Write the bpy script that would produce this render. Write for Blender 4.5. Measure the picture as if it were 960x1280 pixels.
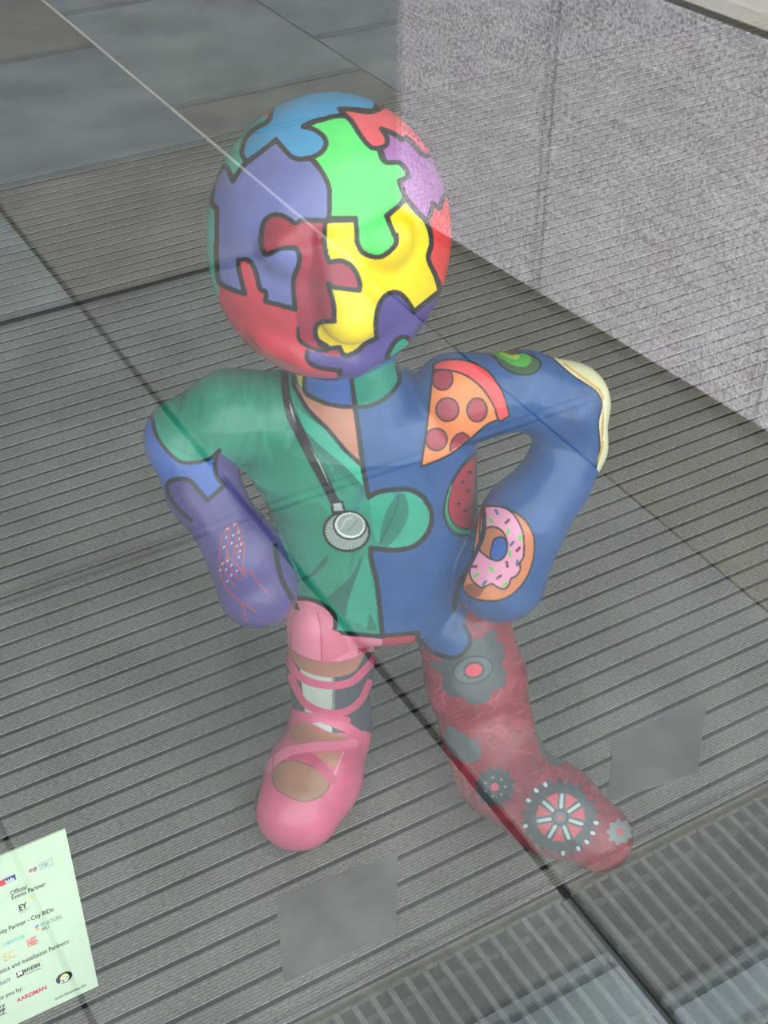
import bpy, bmesh, math, random
import numpy as np
random.seed(4); np.random.seed(4)
for o in list(bpy.data.objects): bpy.data.objects.remove(o)
scn = bpy.context.scene
col = scn.collection

# ------------------------------------------------------------------ camera
F_PX = 1776.0; PITCH = math.radians(37.9); CAM_H = 1.55
cam_d = bpy.data.cameras.new('camera'); cam = bpy.data.objects.new('camera', cam_d); col.objects.link(cam)
cam.location = (0, 0, CAM_H); cam.rotation_euler = (math.pi/2 - PITCH, 0, 0)
cam_d.sensor_fit = 'VERTICAL'; cam_d.sensor_height = 36.0; cam_d.lens = 36.0*F_PX/1280.0
cam_d.clip_start = 0.02; cam_d.clip_end = 200
scn.camera = cam

# ------------------------------------------------------------------ world, light, exposure
w = bpy.data.worlds.new('overcast_sky'); scn.world = w; w.use_nodes = True
bg = w.node_tree.nodes['Background']; bg.inputs[0].default_value = (0.90, 0.96, 1.0, 1); bg.inputs[1].default_value = 4.6
scn.view_settings.view_transform = 'Standard'; scn.view_settings.look = 'None'
scn.view_settings.gamma = 1.0; scn.view_settings.use_curve_mapping = False
scn.view_settings.exposure = -0.26
GLASS_F0 = 0.08
# low sun along the street, from beyond the building: it reaches the pavement and bench outside, not the lobby
_a = math.radians(30.2 - 3.5); _e = math.radians(32)
sun_d = bpy.data.lights.new('sun_offscreen', 'SUN'); sun_d.energy = 5.2; sun_d.angle = math.radians(1.5); sun_d.color = (1.0, 0.93, 0.88)
sun = bpy.data.objects.new('sun_offscreen', sun_d); col.objects.link(sun); sun.location = (-6, -2, 8)
from mathutils import Vector
sun.rotation_euler = Vector((math.cos(_a)*math.cos(_e), math.sin(_a)*math.cos(_e), -math.sin(_e))).to_track_quat('-Z', 'Y').to_euler()

# ------------------------------------------------------------------ helpers
ANG = math.radians(30.2)
ER = np.array([math.cos(ANG), math.sin(ANG), 0.0]); EN = np.array([-math.sin(ANG), math.cos(ANG), 0.0])
CR = np.array([1., 0, 0]); CF = np.array([0, math.cos(PITCH), -math.sin(PITCH)]); CU = np.array([0, math.sin(PITCH), math.cos(PITCH)])
CC = np.array([0, 0, CAM_H])
def ray(u, v): return CR*(u-480)/F_PX + CU*(640-v)/F_PX + CF
def PY(u, v, Y):
    d = ray(u, v); return CC + d*(Y/d[1])
def PZ(u, v, z):
    d = ray(u, v); return CC + d*((z-CAM_H)/d[2])
def rad(P, px): return px*float((P-CC) @ CF)/F_PX
def st(u, v):
    g = PZ(u, v, 0); return float(g @ ER), float(g @ EN)
def W(s, t, z=0.0): return s*ER + t*EN + np.array([0, 0, z])
TG = 0.58                       # the shop window stands at this distance along EN
def mir(t): return 2*TG - t     # a thing seen reflected at t stands outside at mir(t)

def srgb(c):
    c = np.asarray(c, dtype=float)/255.0
    return np.where(c <= 0.04045, c/12.92, ((c+0.055)/1.055)**2.4)
def tag(o, label=None, cat=None, group=None, kind=None):
    if label: o['label'] = label
    if cat: o['category'] = cat
    if group: o['group'] = group
    if kind: o['kind'] = kind
    return o
def link(name, me, parent=None):
    o = bpy.data.objects.new(name, me); col.objects.link(o)
    if parent: o.parent = parent
    return o
def empty(name, loc, rz=0.0):
    o = bpy.data.objects.new(name, None); col.objects.link(o); o.location = loc; o.rotation_euler = (0, 0, rz)
    o.empty_display_size = 0.1
    return o
def box_mesh(name, a, b, mat, bevel=0.0):
    bm = bmesh.new(); bmesh.ops.create_cube(bm, size=1.0)
    for v in bm.verts:
        v.co = [a[i] + (v.co[i]+0.5)*(b[i]-a[i]) for i in range(3)]
    if bevel: bmesh.ops.bevel(bm, geom=bm.edges[:], offset=bevel, segments=1, affect='EDGES')
    me = bpy.data.meshes.new(name); bm.to_mesh(me); bm.free()
    me.materials.append(mat); return me
def box(name, s0, s1, t0, t1, z0, z1, mat, parent=None, bevel=0.0):
    """box in paving coordinates (s along the window, t away from it); the origin is its base centre"""
    cs, ct = (s0+s1)/2, (t0+t1)/2
    me = box_mesh(name, (s0-cs, t0-ct, 0), (s1-cs, t1-ct, z1-z0), mat, bevel)
    o = link(name, me, parent)
    if parent is None:
        o.location = W(cs, ct, z0); o.rotation_euler = (0, 0, ANG)
    else:                                       # parents of boxes sit at the world origin turned by ANG
        o.location = (cs, ct, z0)
    return o
def root(name): return empty(name, (0, 0, 0), ANG)
def prism(name, pts, z0, z1, mat, parent=None):
    """pts: world xy outline, counter-clockwise"""
    c = np.mean(np.array(pts), axis=0); n = len(pts)
    vs = [(p[0]-c[0], p[1]-c[1], 0) for p in pts] + [(p[0]-c[0], p[1]-c[1], z1-z0) for p in pts]
    fs = [tuple(range(n-1, -1, -1)), tuple(range(n, 2*n))] + [(i, (i+1) % n, n+(i+1) % n, n+i) for i in range(n)]
    me = bpy.data.meshes.new(name); me.from_pydata(vs, [], fs); me.materials.append(mat)
    o = link(name, me, parent); o.location = (c[0], c[1], z0); return o

class NT:
    def __init__(s, name):
        s.m = bpy.data.materials.new(name); s.m.use_nodes = True; s.t = s.m.node_tree; s.t.nodes.clear()
        s.out = s.n('ShaderNodeOutputMaterial')
    def n(s, typ, **kw):
        nd = s.t.nodes.new(typ)
        for k, v in kw.items():
            if k in ('op',): nd.operation = v
            elif k == 'ins':
                for kk, vv in v.items(): nd.inputs[kk].default_value = vv
            else: setattr(nd, k, v)
        return nd
    def l(s, a, b): s.t.links.new(a, b)
def lin(c): return tuple(srgb(c)) + (1,)
def mat_noise(name, c1, c2, scale=8, rough=0.8, detail=6, bump=0.0, stretch=(1, 1, 1), spec=0.3, contrast=(0.35, 0.65), speck=None, bump_scale=None):
    k = NT(name); b = k.n('ShaderNodeBsdfPrincipled'); k.l(b.outputs[0], k.out.inputs[0])
    b.inputs['Roughness'].default_value = rough; b.inputs['Specular IOR Level'].default_value = spec
    tc = k.n('ShaderNodeTexCoord'); mp = k.n('ShaderNodeMapping'); mp.inputs['Scale'].default_value = stretch
    oi = k.n('ShaderNodeObjectInfo'); cb = k.n('ShaderNodeVectorMath', op='ADD')
    k.l(tc.outputs['Object'], cb.inputs[0]); k.l(oi.outputs['Location'], cb.inputs[1]); k.l(cb.outputs[0], mp.inputs[0])
    nz = k.n('ShaderNodeTexNoise'); nz.inputs['Scale'].default_value = scale; nz.inputs['Detail'].default_value = detail
    k.l(mp.outputs[0], nz.inputs['Vector'])
    r = k.n('ShaderNodeValToRGB'); r.color_ramp.elements[0].position = contrast[0]; r.color_ramp.elements[1].position = contrast[1]
    r.color_ramp.elements[0].color = lin(c1); r.color_ramp.elements[1].color = lin(c2)
    k.l(nz.outputs[0], r.inputs[0]); last = r.outputs[0]
    if speck:
        n2 = k.n('ShaderNodeTexNoise'); n2.inputs['Scale'].default_value = speck[0]; n2.inputs['Detail'].default_value = 2
        k.l(mp.outputs[0], n2.inputs['Vector'])
        mr = k.n('ShaderNodeMapRange'); mr.inputs[1].default_value = 0.40; mr.inputs[2].default_value = 0.58
        mr.inputs[3].default_value = 1-speck[1]; mr.inputs[4].default_value = 1+min(speck[1], 0.06); k.l(n2.outputs[0], mr.inputs[0])
        mx = k.n('ShaderNodeMix', data_type='RGBA', blend_type='MULTIPLY'); mx.inputs[0].default_value = 1
        k.l(last, mx.inputs[6]); k.l(mr.outputs[0], mx.inputs[7]); last = mx.outputs[2]
    k.l(last, b.inputs['Base Color'])
    if bump:
        n3 = k.n('ShaderNodeTexNoise'); n3.inputs['Scale'].default_value = bump_scale or scale*8; k.l(mp.outputs[0], n3.inputs['Vector'])
        bp = k.n('ShaderNodeBump'); bp.inputs['Strength'].default_value = bump; bp.inputs['Distance'].default_value = 0.003
        k.l(n3.outputs[0], bp.inputs['Height']); k.l(bp.outputs[0], b.inputs['Normal'])
    return k.m
def mat_plain(name, c, rough=0.6, spec=0.3, metal=0.0):
    return mat_noise(name, [x*0.94 for x in c], [min(255, x*1.05) for x in c], 30, rough, 3, spec=spec)

def mat_strip():
    """carpet insert of the entrance mat: fine cords along the strip over a mottled grey"""
    k = NT('ribbed_carpet'); b = k.n('ShaderNodeBsdfPrincipled'); k.l(b.outputs[0], k.out.inputs[0])
    b.inputs['Roughness'].default_value = 0.95; b.inputs['Specular IOR Level'].default_value = 0.15
    tc = k.n('ShaderNodeTexCoord'); oi = k.n('ShaderNodeObjectInfo'); ad = k.n('ShaderNodeVectorMath', op='ADD')
    k.l(tc.outputs['Object'], ad.inputs[0]); k.l(oi.outputs['Location'], ad.inputs[1])
    mp = k.n('ShaderNodeMapping'); mp.inputs['Scale'].default_value = (110, 700, 1); k.l(ad.outputs[0], mp.inputs[0])
    n1 = k.n('ShaderNodeTexNoise'); n1.inputs['Scale'].default_value = 1; n1.inputs['Detail'].default_value = 3; k.l(mp.outputs[0], n1.inputs['Vector'])
    n2 = k.n('ShaderNodeTexNoise'); n2.inputs['Scale'].default_value = 5; n2.inputs['Detail'].default_value = 5; k.l(ad.outputs[0], n2.inputs['Vector'])
    n4 = k.n('ShaderNodeTexNoise'); n4.inputs['Scale'].default_value = 350; n4.inputs['Detail'].default_value = 2; k.l(ad.outputs[0], n4.inputs['Vector'])
    m = k.n('ShaderNodeMath', op='MULTIPLY_ADD'); m.inputs[1].default_value = 0.55; k.l(n1.outputs[0], m.inputs[0])
    m2 = k.n('ShaderNodeMath', op='MULTIPLY'); m2.inputs[1].default_value = 0.45; k.l(n4.outputs[0], m2.inputs[0]); k.l(m2.outputs[0], m.inputs[2])
    r = k.n('ShaderNodeValToRGB'); r.color_ramp.elements[0].position = 0.36; r.color_ramp.elements[1].position = 0.64
    r.color_ramp.elements[0].color = lin((97, 94, 88)); r.color_ramp.elements[1].color = lin((150, 146, 138)); k.l(m.outputs[0], r.inputs[0])
    mr = k.n('ShaderNodeMapRange'); mr.inputs[1].default_value = 0.3; mr.inputs[2].default_value = 0.7; mr.inputs[3].default_value = 0.8; mr.inputs[4].default_value = 1.12
    k.l(n2.outputs[0], mr.inputs[0])
    mx = k.n('ShaderNodeMix', data_type='RGBA', blend_type='MULTIPLY'); mx.inputs[0].default_value = 1
    k.l(r.outputs[0], mx.inputs[6]); k.l(mr.outputs[0], mx.inputs[7])
    sp = k.n('ShaderNodeSeparateXYZ'); k.l(tc.outputs['Object'], sp.inputs[0])
    ma = k.n('ShaderNodeMath', op='MULTIPLY_ADD'); ma.inputs[1].default_value = 2*math.pi/0.005; k.l(sp.outputs[1], ma.inputs[0])
    mb = k.n('ShaderNodeMath', op='MULTIPLY'); mb.inputs[1].default_value = 3.0; k.l(n4.outputs[0], mb.inputs[0]); k.l(mb.outputs[0], ma.inputs[2])
    si = k.n('ShaderNodeMath', op='SINE'); k.l(ma.outputs[0], si.inputs[0])
    cm = k.n('ShaderNodeMapRange'); cm.inputs[1].default_value = -1; cm.inputs[2].default_value = 0.6; cm.inputs[3].default_value = 0.72; cm.inputs[4].default_value = 1.12; k.l(si.outputs[0], cm.inputs[0])
    m3 = k.n('ShaderNodeMix', data_type='RGBA', blend_type='MULTIPLY'); m3.inputs[0].default_value = 1
    k.l(mx.outputs[2], m3.inputs[6]); k.l(cm.outputs[0], m3.inputs[7]); k.l(m3.outputs[2], b.inputs['Base Color'])
    bp = k.n('ShaderNodeBump'); bp.inputs['Strength'].default_value = 0.5; bp.inputs['Distance'].default_value = 0.001
    k.l(n1.outputs[0], bp.inputs['Height']); k.l(bp.outputs[0], b.inputs['Normal'])
    return k.m

def mat_glass():
    """clear window glass: mirror reflection by incidence angle over plain transmission"""
    k = NT('window_glass'); tr = k.n('ShaderNodeBsdfTransparent'); tr.inputs[0].default_value = (0.97, 0.985, 0.975, 1)
    gl = k.n('ShaderNodeBsdfGlossy'); gl.inputs['Roughness'].default_value = 0.0; gl.inputs['Color'].default_value = (1, 1, 1, 1)
    lw = k.n('ShaderNodeLayerWeight'); lw.inputs[0].default_value = 0.5
    p = k.n('ShaderNodeMath', op='POWER'); p.inputs[1].default_value = 4.0; k.l(lw.outputs['Facing'], p.inputs[0])
    m = k.n('ShaderNodeMath', op='MULTIPLY_ADD'); m.inputs[1].default_value = 1-GLASS_F0; m.inputs[2].default_value = GLASS_F0; k.l(p.outputs[0], m.inputs[0])
    mx = k.n('ShaderNodeMixShader'); k.l(m.outputs[0], mx.inputs[0]); k.l(tr.outputs[0], mx.inputs[1]); k.l(gl.outputs[0], mx.inputs[2])
    k.l(mx.outputs[0], k.out.inputs[0]); return k.m

M = {}
M['carpet'] = mat_strip()
M['groove'] = mat_noise('dark_rubber', (15, 18, 22), (24, 28, 33), 40, 0.6)
M['nosing'] = mat_noise('brushed_metal_edge', (104, 100, 90), (128, 122, 110), 30, 0.5, spec=0.5)
M['grille_bar'] = mat_noise('grille_metal', (96, 99, 95), (116, 118, 113), 60, 0.45, spec=0.5)
M['grille_cross'] = mat_noise('grille_cross_metal', (76, 79, 76), (92, 94, 90), 60, 0.5, spec=0.4)
M['pit'] = mat_noise('grille_pit', (58, 60, 58), (74, 76, 72), 25, 0.8)
M['plaque'] = mat_noise('grey_plaque', (98, 98, 96), (116, 117, 114), 14, 0.55, 5)
M['inner_floor'] = mat_noise('inner_floor_stone', (112, 112, 110), (128, 128, 125), 6, 0.7)
M['plaster'] = mat_noise('wall_plaster', (132, 130, 126), (144, 142, 138), 3, 0.9)
M['slab_dark'] = mat_noise('plain_grey_flagstone', (92, 92, 90), (112, 111, 108), 7, 0.8, 7, speck=(160, 0.12), bump=0.2)
M['slab_mid'] = mat_noise('bluish_flagstone', (112, 119, 124), (136, 143, 147), 7, 0.8, 7, speck=(160, 0.1), bump=0.2)
M['slab_light'] = mat_noise('pale_grey_flagstone', (110, 115, 117), (134, 139, 141), 5, 0.8, 8, speck=(120, 0.08), bump=0.2)
M['slab_light2'] = mat_noise('cool_flagstone', (104, 110, 115), (128, 134, 138), 5, 0.8, 8, speck=(120, 0.08), bump=0.2)
M['slab_brown'] = mat_noise('brownish_flagstone', (102, 100, 94), (124, 120, 112), 5, 0.8, 8, speck=(120, 0.08), bump=0.2)
M['slab_warm'] = mat_noise('warm_flagstone', (94, 90, 83), (114, 109, 100), 7, 0.8, 7, speck=(160, 0.1), bump=0.2)
M['slab_soft'] = mat_noise('soft_grey_flagstone', (98, 100, 100), (120, 122, 122), 7, 0.8, 7, speck=(160, 0.1), bump=0.2)
M['mortar_dark'] = mat_noise('dark_joint', (24, 24, 24), (40, 40, 40), 30, 0.9)
M['mortar_pale'] = mat_noise('pale_mortar', (186, 182, 172), (206, 202, 194), 30, 0.9)
M['granite'] = mat_noise('flamed_granite', (238, 226, 240), (250, 243, 252), 14, 0.7, 8, speck=(165, 0.72), bump=0.4, bump_scale=150)
M['granite_cap'] = mat_noise('honed_pale_stone', (238, 228, 215), (250, 242, 232), 8, 0.5)
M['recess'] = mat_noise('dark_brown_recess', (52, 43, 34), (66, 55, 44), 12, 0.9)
M['shade_wall'] = mat_noise('shade_wall_stone', (150, 148, 142), (168, 166, 160), 3, 0.9)
M['glass'] = mat_glass()
M['paper'] = mat_noise('pale_green_paper', (176, 190, 168), (190, 204, 180), 6, 0.7)

# ------------------------------------------------------------------ room shell
HR = 2.9
tag(box('floor', -4.0, 6.0, TG-0.02, 7.0, -0.08, -0.016, M['inner_floor']), kind='structure', label='dark stone floor of the entrance lobby')
tag(box('ceiling', -4.0, 6.0, TG-0.02, 7.0, HR, HR+0.15, M['plaster']), kind='structure', label='white plaster ceiling of the lobby')
tag(box('wall_back', -4.0, 6.0, 7.0, 7.15, -0.08, HR+0.15, M['plaster']), kind='structure', label='white lobby wall facing the window')
tag(box('wall_left', -4.15, -4.0, TG, 7.15, -0.08, HR+0.15, M['plaster']), kind='structure', label='white lobby wall on one side')
tag(box('wall_right', 6.0, 6.15, TG, 7.15, -0.08, HR+0.15, M['plaster']), kind='structure', label='white lobby wall on the other side')
tag(box('shade_wall_front', -4.15, 6.15, TG, TG+0.25, HR+0.15, 9.0, M['shade_wall']), kind='structure', label='unseen stone front above the window, added to shade the pavement')  # unseen upper front, added to cut sky and sun on the near pavement
win = root('window_1'); tag(win, kind='structure', label='tall clear shop window that mirrors the pavement')
box('pane', -4.0, 6.0, TG-0.006, TG+0.006, 0.0, HR, M['glass'], win)
box('frame', -4.0, 6.0, TG-0.03, TG+0.03, -0.03, 0.0, M['nosing'], win)

# ------------------------------------------------------------------ entrance mat: each tread strip is its own piece
PITCH_T = 0.0374; T_FIRST = 0.9035; T_END = 3.385
mat_root = root('entrance_mat')
tag(mat_root, 'grey entrance mat of long carpet strips and dark grooves under the statue', 'mat')
box('tray', -1.2, 4.6, T_FIRST-0.012, T_END+0.02, -0.016, -0.0012, M['groove'], mat_root)
n = int((T_END-T_FIRST)/PITCH_T)
strip_me = box_mesh('tread_strip', (-2.9, -(PITCH_T-0.0072)/2, 0), (2.9, (PITCH_T-0.0072)/2, 0.0030), M['carpet'], 0.0008)
for i in range(n):
    o = link('tread_strip', strip_me, mat_root)
    o.location = (1.7, T_FIRST + (i+0.5)*PITCH_T, -0.0029 + random.uniform(-0.0002, 0.0003))
box('end_strip', -1.2, 4.6, T_FIRST + n*PITCH_T + 0.003, T_END+0.02, -0.007, -0.0002, M['inner_floor'], mat_root)
box('joint_reflection_strip', -1.2, 1.44, 2.690, 2.707, -0.003, 0.0006, M['groove'], mat_root)  # added dark strip imitating the pavement joint's reflection across the mat

# ------------------------------------------------------------------ floor grilles by the window
def grille(s0, s1, label):
    g = root('floor_grille'); tag(g, label, 'grille', 'floor grilles by the window')
    t0, t1 = TG+0.035, 0.890
    box('tray', s0, s1, t0, t1, -0.016, -0.010, M['pit'], g)
    box('edge_trim', s0, s1, t1-0.001, t1+0.011, -0.010, 0.001, M['nosing'], g)
    for tc in (0.862, 0.790, 0.700, 0.625):
        box('cross_bar', s0, s1, tc-0.004, tc+0.004, -0.010, -0.004, M['grille_cross'], g)
    pitch = 0.0252; nb = int((s1-s0)/pitch)
    me = box_mesh('bar', (-0.0038, -(t1-t0)/2, 0), (0.0038, (t1-t0)/2, 0.0095), M['grille_bar'])
    for i in range(nb):
        o = link('bar', me, g); o.location = (s0 + (i+0.5)*(s1-s0)/nb, (t0+t1)/2, -0.010)
    return g
grille(-0.45, 0.789, 'long metal floor grille below the pink shoe and printed card')
grille(0.805, 1.95, 'metal floor grille beside the toe of the red boot')

# plain smooth patches lying on the mat
for pts, lab in ((((345, 1124), (355, 1230), (495, 1165), (497, 1066)), 'plain smooth grey patch on the mat in front of the pink shoe'),
                 (((768, 926), (758, 1003), (872, 966), (884, 868)), 'plain smooth grey patch on the mat beside the red boot')):
    o = prism('floor_patch', [PZ(u, v, 0)[:2] for u, v in pts], -0.0004, 0.0016, M['plaque'])
    tag(o, lab, 'floor patch')

# ------------------------------------------------------------------ outside: pavement (seen in the window's reflection)
pav = root('pavement'); tag(pav, kind='structure', label='grey flagstone pavement mirrored in the window')
box('bedding', -4.6, 6.6, -9.0, TG-0.03, -0.12, -0.014, M['mortar_dark'], pav)
def slab(s0, s1, tv0, tv1, m):
    """paving slab whose mirror image lies between tv0 and tv1"""
    g = 0.004; h0 = 0.008 if abs(tv0-2.70) < .01 else g; h1 = 0.008 if abs(tv1-2.70) < .01 else g
    if tv0 > 3.4: h0 = 0.009
    if abs(tv0-2.70) < .01: h0 = 0.020
    ga = 0.008 if abs(s0-0.80) < .01 else g; gb = 0.008 if abs(s1-0.80) < .01 else g
    box('slab', s0+ga, s1-gb, mir(tv1)+h1, mir(tv0)-h0, -0.03, 0.0, m, pav, 0.002)
S_J = [0.80 + 0.612*k for k in range(-7, 9)]
for i in range(len(S_J)-1):
    s0, s1 = S_J[i], S_J[i+1]
    if abs(s0-0.80) < 0.01: far = [3.345, 4.19, 5.06, 5.9, 6.8, 7.6, 8.6]
    elif abs(s0-1.412) < 0.01: far = [3.345, 3.61, 4.50, 5.4, 6.3, 7.2, 8.6]
    else: far = [3.345, 3.9, 4.7, 5.6, 6.5, 7.4, 8.6]
    near = [0.62, 0.785, 0.905, 1.835, 2.70, 3.345] if s0 < 0.79 else [0.62, 0.70, 0.905, 1.835, 2.70, 3.345]
    for a, b in zip(near[:-1], near[1:]):
        m = M['slab_dark']
        first = s0 < 0.79; second = abs(s0-0.80) < 0.01
        if (first and a in (2.70, 0.62)) or (second and a in (0.62,)): m = M['slab_mid']
        elif a == 2.70 and (second or s0 > 1.40): m = M['slab_brown']
        elif (s0 > 1.40 and a in (1.835, 0.905)) or (s0 > 0.79 and a == 0.70): m = M['slab_warm'] if a != 0.70 else M['slab_dark']
        elif a == 0.785: m = M['slab_soft']
        elif (second and a in (1.835, 0.905)) or (first and a in (1.835, 0.905)): m = M['slab_soft']
        slab(s0, s1, a, b, m)
    for a, b in zip(far[:-1], far[1:]):
        m = M['slab_brown'] if (a == 4.19 or abs(s0-1.412) < 0.01 and a == 3.345) else random.choice((M['slab_light'], M['slab_light2']))
        slab(s0, s1, a, b, m)
# pale mortar in the long joint
box('mortar_joint', 1.412-0.0045, 1.412+0.0045, mir(8.6), mir(2.55), -0.014, 0.0008, M['mortar_pale'], pav)

# ------------------------------------------------------------------ outside: stone bench mirrored in the window
b0 = st(497, 276); b1 = st(960, 563)
ds, dt = b1[0]-b0[0], b1[1]-b0[1]; Lr = math.hypot(ds, dt)
bench = empty('stone_bench', W(b0[0], mir(b0[1])), ANG + math.atan2(-dt, ds))
tag(bench, 'pale speckled granite bench reflected in the window glass', 'bench')
# local x runs along the face towards the window, local y away from the mirrored camera side
sgn = 1
def bbox_local(name, x0, x1, y0, y1, z0, z1, m, bev=0.0):
    o = link(name, box_mesh(name, (x0, y0, z0), (x1, y1, z1), m, bev), bench); return o
def plane_hit(u, v):
    """height on the bench face seen at pixel u, v (in the mirror)"""
    nrm = np.array([-(dt), ds]); nrm = nrm/np.hypot(*nrm)
    d = ray(u, v); A = np.array([d @ ER, d @ EN]); B = np.array([CC @ ER, CC @ EN])
    k = ((np.array(b0)-B) @ nrm)/(A @ nrm); Q = CC + d*k
    return float(np.hypot(Q @ ER - b0[0], Q @ EN - b0[1])), float(Q[2])
BH = 0.5*(plane_hit(868, 2)[1] + plane_hit(955, 44)[1]); XJ = plane_hit(690, 60)[0]
BL = 1.9
for x0, x1 in ((0.0, XJ-0.004), (XJ+0.004, XJ+0.62), (XJ+0.624, BL)):
    bbox_local('granite_panel', x0, x1, -0.75*1, 0.0, 0.036, BH-0.012, M['granite'], 0.003)
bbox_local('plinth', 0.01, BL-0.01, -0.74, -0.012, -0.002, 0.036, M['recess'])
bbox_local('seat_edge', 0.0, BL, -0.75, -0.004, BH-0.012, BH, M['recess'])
bbox_local('seat_top', 0.0, BL, -0.75, 0.0, BH, BH+0.03, M['granite_cap'], 0.003)
print('BENCH', BH, XJ, Lr, b0, b1)
# ------------------------------------------------------------------ painted statue: form
def smin(a, b, k):
    h = np.clip(0.5 + 0.5*(b-a)/k, 0, 1); return b + (a-b)*h - k*h*(1-h)
def rcone(X, a, b, r1, r2):
    ba = b-a; l2 = float(ba @ ba); rr = r1-r2; a2 = l2-rr*rr; il2 = 1.0/l2
    pa = X-a; y = pa @ ba; z = y-l2
    x2 = np.maximum(l2*np.einsum('ij,ij->i', pa, pa) - y*y, 0)*l2
    y2 = y*y*l2; z2 = z*z*l2
    k = math.copysign(1, rr)*rr*rr*x2 if rr != 0 else 0*x2
    d = (np.sqrt(x2*a2*il2) + y*rr)*il2 - r1
    d = np.where(np.sign(z)*a2*z2 > k, np.sqrt(x2+z2)*il2 - r2, d)
    d = np.where((np.sign(z)*a2*z2 <= k) & (np.sign(y)*a2*y2 < k), np.sqrt(x2+y2)*il2 - r1, d)
    return d
def chain(pts):
    """pts: (u, v, Y or ('z', z), radius in px)"""
    out = []
    for u, v, Y, r in pts:
        P = PZ(u, v, Y[1]) if isinstance(Y, tuple) else PY(u, v, Y)
        out.append((P, rad(P, r)))
    return out
BY = 1.47
HEAD_C = PY(411, 300, BY); HS = rad(HEAD_C, 1.0)
HA, HB, HC_ = 153*HS, 150*HS, 182*HS
HT = math.radians(-4.0)
def head_local(X):
    d = X-HEAD_C; c, s = math.cos(HT), math.sin(HT)
    return np.stack([c*d[:, 0] + s*d[:, 2], d[:, 1], -s*d[:, 0] + c*d[:, 2]], 1)
def ellip(L, a, b, c):
    k0 = np.sqrt((L[:, 0]/a)**2 + (L[:, 1]/b)**2 + (L[:, 2]/c)**2)
    k1 = np.sqrt((L[:, 0]/a**2)**2 + (L[:, 1]/b**2)**2 + (L[:, 2]/c**2)**2) + 1e-9
    return k0*(k0-1)/k1
def head_hit(u, v):
    d = ray(u, v); d = d/np.linalg.norm(d); lo = 0.8
    ks = np.linspace(0.8, 2.2, 1400); X = CC + ks[:, None]*d
    L = head_local(X); f = (L[:, 0]/HA)**2 + (L[:, 1]/HB)**2 + (L[:, 2]/HC_)**2 - 1
    i = np.argmax(f < 0); return X[i], d
def bump_at(u, v, r, out):
    X, d = head_hit(u, v); L = head_local(X[None])[0]
    nrm = np.array([L[0]/HA**2, L[1]/HB**2, L[2]/HC_**2]); nrm /= np.linalg.norm(nrm)
    return X + nrm*(out-r), r
NOSE = [bump_at(414, 312, 0.024, 0.012), bump_at(428, 365, 0.027, 0.028), bump_at(437, 390, 0.032, 0.037)]
EYES = [bump_at(486, 300, 0.038, 0.015), bump_at(354, 312, 0.036, 0.015)]
LIP = [bump_at(335, 428, 0.020, 0.009), bump_at(385, 446, 0.021, 0.018), bump_at(440, 452, 0.021, 0.018), bump_at(500, 424, 0.020, 0.009)]
ROWS = []
for v, uL, uR, bf in ((470, 385, 520, 0.80), (495, 345, 565, 0.72), (530, 322, 598, 0.66), (575, 304, 596, 0.66), (600, 320, 597, 0.68), (622, 333, 597, 0.70), (680, 342, 599, 0.74), (740, 348, 592, 0.78), (785, 356, 592, 0.78), (812, 372, 585, 0.76)):
    P = PY((uL+uR)/2, v, BY); a = rad(P, (uR-uL)/2); ROWS.append((P[2], P[0], a, a*bf))
ROWS.sort(); ROWS = np.array(ROWS)
Z_LO, Z_HI = 0.238, ROWS[-1, 0]
NECK = chain([(436, 500, BY, 66), (432, 455, BY, 62)])
ARM_L = chain([(355, 520, BY, 58), (290, 521, BY+0.01, 56), (235, 549, BY+0.01, 50), (254, 612, BY-0.03, 43), (305, 690, BY-0.075, 43), (322, 735, BY-0.085, 51)])
ARM_R = chain([(570, 500, BY, 60), (655, 487, BY+0.01, 45), (708, 506, BY+0.01, 50), (714, 558, BY, 41), (693, 602, BY-0.03, 42), (656, 648, BY-0.06, 51), (626, 722, BY-0.075, 57)])
LEG_L = chain([(415, 770, 1.43, 58), (413, 835, 1.415, 51), (414, 890, 1.405, 48)])
FOOT_L = chain([(412, 925, ('z', 0.062), 50), (392, 970, ('z', 0.058), 57), (373, 1008, ('z', 0.050), 55)])
LEG_R = chain([(578, 780, 1.44, 60), (595, 850, 1.41, 60), (610, 915, 1.375, 55), (620, 950, 1.35, 54)])
FOOT_R = chain([(632, 972, ('z', 0.056), 55), (690, 1010, ('z', 0.052), 55), (748, 1046, ('z', 0.040), 43)])
def f_head(X):
    d = ellip(head_local(X), HA, HB, HC_)
    n_ = np.minimum(rcone(X, NOSE[0][0], NOSE[1][0], NOSE[0][1], NOSE[1][1]), rcone(X, NOSE[1][0], NOSE[2][0], NOSE[1][1], NOSE[2][1]))
    d = smin(d, n_, 0.012)
    for c, r in EYES: d = smin(d, np.linalg.norm(X-c, axis=1)-r, 0.007)
    l_ = rcone(X, LIP[0][0], LIP[1][0], LIP[0][1], LIP[1][1])
    for i in (1, 2): l_ = np.minimum(l_, rcone(X, LIP[i][0], LIP[i+1][0], LIP[i][1], LIP[i+1][1]))
    return smin(d, l_, 0.014)
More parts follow.
